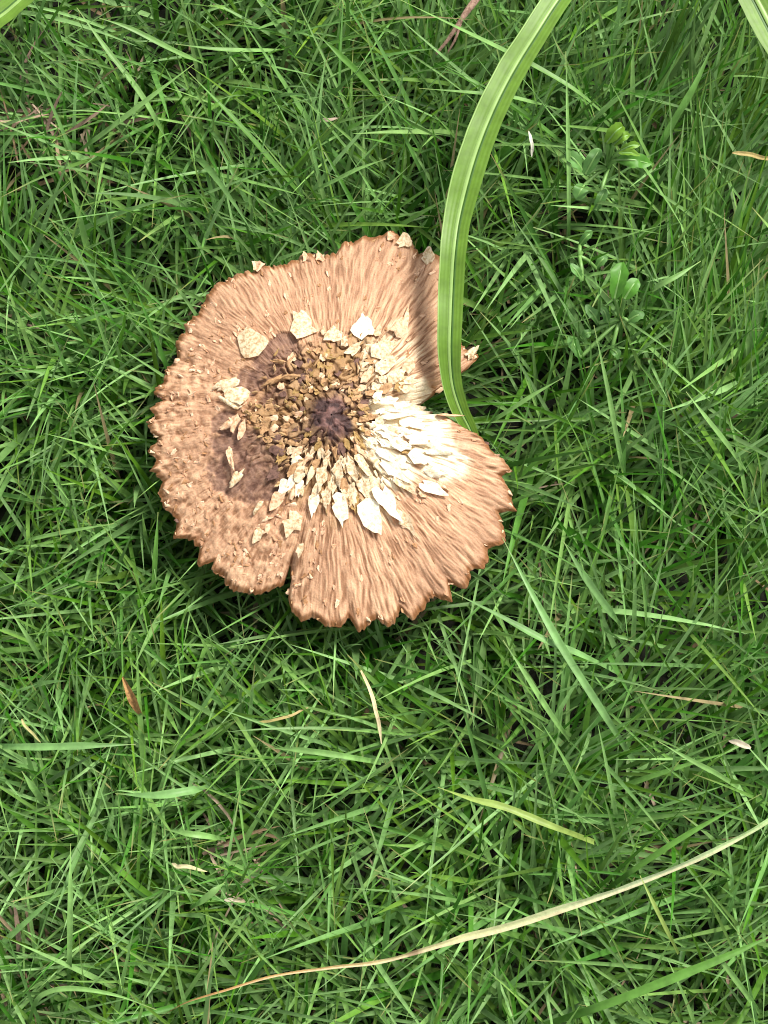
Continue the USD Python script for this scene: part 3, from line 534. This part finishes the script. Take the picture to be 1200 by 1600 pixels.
# ------------------------------------------------------------------ small broad-leaved weeds
def leaflet(base, tip, W, fold=.25, z_arch=.0015, n=15):
    c = curve([base, (np.array(base) + tip) / 2 + [0, 0, z_arch], tip], n); s = np.linspace(0, 1, n)
    w = W * np.clip(np.sin(np.pi * np.clip(s * .95 + .04, 0, 1)), .02, 1) ** .62 * (.80 + .28 * s)
    w = w * (1 + .10 * rng.uniform(-1, 1, n)); (v, f), uv = ribbon(c, w, [-1, -.6, -.25, 0, .25, .6, 1], [fold * 1.0, fold * .65, fold * .36, 0, fold * .36, fold * .65, fold], .0003, rng.uniform(-.3, .3))
    v = v + .0011 * (meshkit.noise(v * 520, 5)[:, None] - .5) * [.5, .5, 1]
    return v, f, uv
def weed(label, root_px, leaves):
    root = at(*root_px, .012); t = thing('weed', label, 'weed', root * [1, 1, 0])
    hub = at(*root_px, .036)
    obj('stem', tube(curve([root * [1, 1, 0], (root + hub) / 2 + [.001, .001, 0], hub], 8), np.linspace(.0009, .0006, 8), 8), M['weed_stem'], t)
    for (bx, by, bz), (tx, ty, tz), w, mat, fold in leaves:
        b, e = at(bx, by, bz), at(tx, ty, tz)
        v, f, uv = leaflet(b, e, w * MM, fold); lf = obj('leaf', (v, f), M[mat], t, uv=uv)
        obj('leaf_stalk', tube(curve([hub, (hub + b) / 2 + [0, 0, .002], b + (e - b) * .04], 7), .0007, 6), M['weed_stem'], t)
        cc = curve([b + (e - b) * .02, (b + e) / 2 + [0, 0, .0015], b + (e - b) * .9], 9); hw = w * MM / 2
        (v, f), uv = ribbon(cc + [0, 0, .00028], np.linspace(.0007, .0003, 9), [-1, 0, 1], [0, .3, 0], .0002); obj('vein', (v, f), M['weed_stem'], sub(lf, t[1]))
weed('lime weed shoot with folded young leaves and dark oval leaves, right of the strap leaf', (950, 262),
     [((948, 222, .052), (974, 196, .056), 24, 'weed_new', .75), ((958, 226, .052), (984, 210, .056), 16, 'weed_new', .3), ((968, 236, .052), (1000, 226, .055), 13, 'weed_new', .5), ((966, 240, .052), (1000, 244, .054), 11, 'weed_new', .7), ((962, 250, .050), (1018, 256, .048), 26, 'weed', .25),
      ((912, 268, .042), (884, 238, .045), 26, 'weed_dark', .3), ((914, 274, .042), (938, 232, .046), 26, 'weed_dark', .35), ((914, 288, .040), (900, 312, .040), 26, 'weed_dark', .3), ((930, 330, .036), (946, 296, .040), 18, 'weed_dark', .3)])
weed('weed with one bright rounded leaf above small dull leaves, right of the mushroom', (968, 500),
     [((960, 468, .052), (972, 410, .056), 30, 'weed', .45), ((975, 468, .052), (996, 436, .054), 26, 'weed', .2), ((936, 506, .040), (914, 478, .044), 20, 'weed_dark', .3), ((950, 505, .040), (940, 480, .044), 14, 'weed_dark', .3), ((980, 502, .040), (1006, 490, .042), 22, 'weed_dark', .2), ((924, 520, .038), (910, 526, .038), 15, 'weed_dark', .2), ((908, 560, .034), (888, 526, .036), 18, 'weed_dark', .3), ((955, 545, .034), (968, 560, .034), 14, 'weed_dark', .2)])
weed('low weed of dull narrow leaves deep between the two brighter weeds', (905, 400),
     [((910, 440, .036), (890, 412, .040), 16, 'weed_dark', .3), ((905, 385, .034), (925, 362, .038), 16, 'weed_dark', .3), ((930, 420, .030), (948, 400, .032), 15, 'weed_dark', .3)])

# ------------------------------------------------------------------ the lawn
def blades(bx, by, az, e0, e1, L, W, bend, twist, z0, S=8):
    """Vectorised grass blades: positions of the midline and the mesh vertices, three across."""
    n = len(bx); s = np.linspace(0, 1, S)
    el = e0[:, None] + (e1 - e0)[:, None] * s[None] ** 1.25; a = az[:, None] + bend[:, None] * s[None]
    d = np.stack([np.cos(el) * np.cos(a), np.cos(el) * np.sin(a), np.sin(el)], -1)
    step = (d[:, 1:] + d[:, :-1]) / 2 * (L[:, None, None] / (S - 1))
    p = np.concatenate([np.zeros((n, 1, 3)), np.cumsum(step, 1)], 1) + np.stack([bx, by, z0], -1)[:, None]
    side = np.stack([-np.sin(a), np.cos(a), 0 * a], -1); up = np.cross(d, side)
    tw = twist[:, None, None] * (.4 + .6 * s[None, :, None]); side, up = side * np.cos(tw) + up * np.sin(tw), up * np.cos(tw) - side * np.sin(tw)
    w = W[:, None] * np.where(s > .5, 1 - .95 * np.clip((s - .5) / .5, 0, 1) ** 1.7, .7 + .3 * sstep(0, .35, s))[None]
    half = (w / 2)[..., None]
    v = np.stack([p - side * half + up * half * .35, p, p + side * half + up * half * .35], 2)
    return p, v
def strip_faces(n, S):
    i = np.arange(S - 1)[:, None] * 3 + np.arange(2)[None]
    q = np.stack([i, i + 1, i + 4, i + 3], -1).reshape(-1, 4); f = np.vstack([q[:, [0, 1, 2]], q[:, [0, 2, 3]]])
    return (f[None] + (np.arange(n) * 3 * S)[:, None, None]).reshape(-1, 3)
strap_pts = curve([[*at(x, y, z), w * MM] for x, y, z, w in [(912, -55, .066, 48), (869, 2, .068, 48), (806, 100, .069, 50), (757, 200, .068, 54), (725, 300, .066, 54), (708, 400, .064, 46), (703, 500, .060, 42), (706, 600, .051, 34), (732, 668, .038, 20)]], 60)
corner_pts = np.vstack([np.c_[np.array([at(x, y, .06) for x, y in ((-30, 48), (-8, 30), (15, 14), (35, -4))]), np.full(4, 46 * MM)], np.c_[np.array([at(x, y, .06) for x, y in ((1166, -30), (1180, 0), (1192, 20), (1207, 50), (1222, 80), (1240, 110))]), np.full(6, 60 * MM)]])
weed_pts = np.array([at(x, y, .047) for x, y in ((965, 212), (985, 230), (995, 252), (975, 430), (988, 450), (960, 445), (940, 260), (895, 255), (912, 300))])
keep_low = [(strap_pts[:, :3], strap_pts[:, 3] / 2 + .0015, .004), (corner_pts[:, :3], corner_pts[:, 3] / 2, .004), (weed_pts, np.full(len(weed_pts), .0035), .006), (STALK[:, :3], STALK[:, 3] / 2 + .001, .002)]
BP = np.vstack([b[::2] for b in BLADES])
def allowed(p, strictness):
    d = p[..., :2] - CTR; th = np.arctan2(d[..., 1], d[..., 0]); r = np.linalg.norm(d, axis=-1); R = np.maximum(np.interp(th, TG, RS), R_of(th))
    z = p[..., 2]; u = np.clip(r / R, 0, 1)
    under = ZR + DOME * (1 - u ** 1.7) - .0075
    bad = (r < R + .0012) & (z > under)
    bad |= (r < R + .005) & (z > ZR - .001 + .4 * (r - R))
    bad |= (r < .010) & (z < .05)
    from scipy.spatial import cKDTree
    for pts, rad, clear in keep_low:
        dist, i = cKDTree(pts[:, :2] + 0).query(p[..., :2])
        bad |= (dist < rad[i]) & (z > pts[i, 2] - clear)
    # lines of sight to the prominent blades are kept mostly clear, as the camera-side blades there lie lower
    dist, i = cKDTree(BP[:, :2]).query(p[..., :2])
    bad |= (dist < .0016) & (z > BP[i, 2] - .001) & strictness[:, None]
    return ~bad.any(1)
def lawn(seed, n_tuft, per, xr, yr, low=False):
    g = np.random.default_rng(seed)
    tx, ty = g.uniform(*xr, n_tuft), g.uniform(*yr, n_tuft)
    P = np.stack([tx, ty, 0 * tx], -1)
    dens = meshkit.fbm(P * 22, 3, 5); keep = g.random(n_tuft) < .45 + 1.1 * (dens - .25)
    inside = (np.abs(tx) < .15) & (ty > -.20) & (ty < .21)
    keep &= inside | (g.random(n_tuft) < .45)
    tx, ty = tx[keep], ty[keep]; m = len(tx)
    main = g.uniform(-np.pi, np.pi, m)
    right = sstep(.045, .10, tx) * sstep(-.10, -.03, ty)
    swirl = 2 * np.pi * meshkit.fbm(np.stack([tx, ty, 0 * tx], -1) * 9, 2, 77) * 1.6
    main = np.where(g.random(m) < .45, swirl, main)
    main = np.where(g.random(m) < .75 * right, math.radians(64) + g.normal(0, .30, m), main)
    lower = sstep(-.05, -.12, ty) if False else 1 - sstep(-.12, -.05, ty)
    cd = np.stack([tx, ty], -1) - CTR; near = np.linalg.norm(cd, axis=-1)
    main = np.where((near < .085) & (g.random(m) < .5), np.arctan2(cd[:, 1], cd[:, 0]) + g.normal(0, .5, m), main)
    k = g.integers(per[0], per[1] + 1, m); t = np.repeat(np.arange(m), k); n = len(t)
    bx, by = tx[t] + g.normal(0, .0016, n), ty[t] + g.normal(0, .0016, n)
    az = main[t] + g.normal(0, .95, n) * (1 - .5 * right[t])
    rt, lo = right[t], lower[t]
    if low:
        L = g.uniform(.012, .034, n); e0, e1 = np.radians(g.normal(38, 22, n)), np.radians(g.normal(8, 22, n)); W = g.uniform(.0008, .0017, n)
    else:
        L = np.clip(g.lognormal(math.log(.053), .30, n), .018, .095) * (1 + .30 * rt)
        e0 = np.radians(np.clip(g.normal(56, 15, n) - 5 * lo, 12, 86)); e1 = e0 - np.radians(np.clip(g.normal(24, 15, n), -8, 80) - 6 * rt)
        W = np.clip(g.lognormal(math.log(.00124), .30, n), .0007, .0026)
    bend, twist = g.normal(0, .10, n), g.normal(0, .40, n)
    p, v = blades(bx, by, az, e0, e1, L, W, bend, twist, np.full(n, -.002))
    # no blade stands above the sward's height
    hi = p[..., 2].max(1); top = .047 + .006 * meshkit.fbm(np.stack([bx, by, 0 * bx], -1) * 30, 2, 9)
    squash = np.minimum(1, top / np.maximum(hi, 1e-6)); v[..., 2] = np.where(v[..., 2] > 0, v[..., 2] * squash[:, None, None], v[..., 2]); p[..., 2] = np.where(p[..., 2] > 0, p[..., 2] * squash[:, None], p[..., 2])
    ok = allowed(p, g.random(n) < .8)
    v, n = v[ok], int(ok.sum()); S = v.shape[1]
    # each blade's green; low, older blades painted darker for the shade between them
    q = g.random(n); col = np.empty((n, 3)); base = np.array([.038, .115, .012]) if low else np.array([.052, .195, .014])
    col[:] = base
    col = mixc(col, (.265, .470, .165), np.clip(g.normal(.58, .46, n), 0, 1))  # pale share raised so the colour carries some sky gloss
    col = mixc(col, (.170, .310, .022), np.clip(g.normal(.12, .25, n), 0, 1))
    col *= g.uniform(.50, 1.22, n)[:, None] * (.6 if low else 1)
    dry = q < (.05 if low else .008); col[dry] = np.array([.36, .29, .15]) * g.uniform(.7, 1.2, dry.sum())[:, None]
    s = np.linspace(0, 1, S)[None, :, None]
    full = np.broadcast_to(col[:, None], (n, S, 3)).copy()
    full = full + (np.array([.36, .36, .14]) - full) * (1 - sstep(0, .12, s)) * .15                    # paler sheath at the base
    brown = (g.random(n) < .16)[:, None, None]; full = full + (np.array([.42, .32, .14]) - full) * sstep(.84, .97, s) * .8 * brown
    tint = np.repeat(full[:, :, None], 3, 2)
    return v.reshape(-1, 3), strip_faces(n, S), tint.reshape(-1, 3)
XR, YR = (-.24, .24), (-.30, .31)
lv, lf, lt = lawn(101, 7400, (3, 6), XR, YR)
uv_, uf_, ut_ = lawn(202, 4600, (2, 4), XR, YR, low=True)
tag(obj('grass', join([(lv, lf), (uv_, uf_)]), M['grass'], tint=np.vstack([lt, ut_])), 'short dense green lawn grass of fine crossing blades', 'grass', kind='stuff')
def thatch():
    g = np.random.default_rng(303); n = 1300
    bx, by = g.uniform(*XR, n), g.uniform(*YR, n)
    P = np.stack([bx, by, 0 * bx], -1); hot = meshkit.fbm(P * 14, 2, 15)
    c1 = at(30, 195, .02)[:2]; c2 = at(120, 215, .02)[:2]; c3 = at(15, 1530, .02)[:2]; c4 = at(360, 1370, .02)[:2]
    hp = np.min([np.hypot(bx - c[0], by - c[1]) for c in (c1, c2, c3, c4)], 0) < .013
    keep = (g.random(n) < .25 + .9 * (hot - .3)); bx, by = bx[keep], by[keep]
    ex = np.concatenate([g.normal(c[0], .007, 24) for c in (c1, c2, c3, c4)]); ey = np.concatenate([g.normal(c[1], .007, 24) for c in (c1, c2, c3, c4)])
    z0 = np.concatenate([g.uniform(.001, .013, len(bx)), g.uniform(.008, .028, len(ex))]); bx, by = np.concatenate([bx, ex]), np.concatenate([by, ey]); n = len(bx)
    p, v = blades(bx, by, g.uniform(-np.pi, np.pi, n), np.radians(g.normal(12, 14, n)), np.radians(g.normal(-6, 14, n)), g.uniform(.008, .032, n), g.uniform(.0006, .0017, n), g.normal(0, .4, n), g.normal(0, .6, n), z0, S=5)
    ok = allowed(p, np.ones(n, bool)); v = v[ok]; n = len(v)
    pal = np.array([[.30, .22, .13], [.22, .15, .08], [.15, .10, .05], [.38, .29, .20], [.25, .17, .12]])[g.integers(0, 5, n)] * g.uniform(.5, .95, n)[:, None]
    return v.reshape(-1, 3), strip_faces(n, 5), np.repeat(pal, 15, 0)
tv, tf, tt = thatch()
tag(obj('thatch', (tv, tf), M['thatch'], tint=tt), 'dry brown dead grass lying between the roots of the lawn', 'dead grass', kind='stuff')
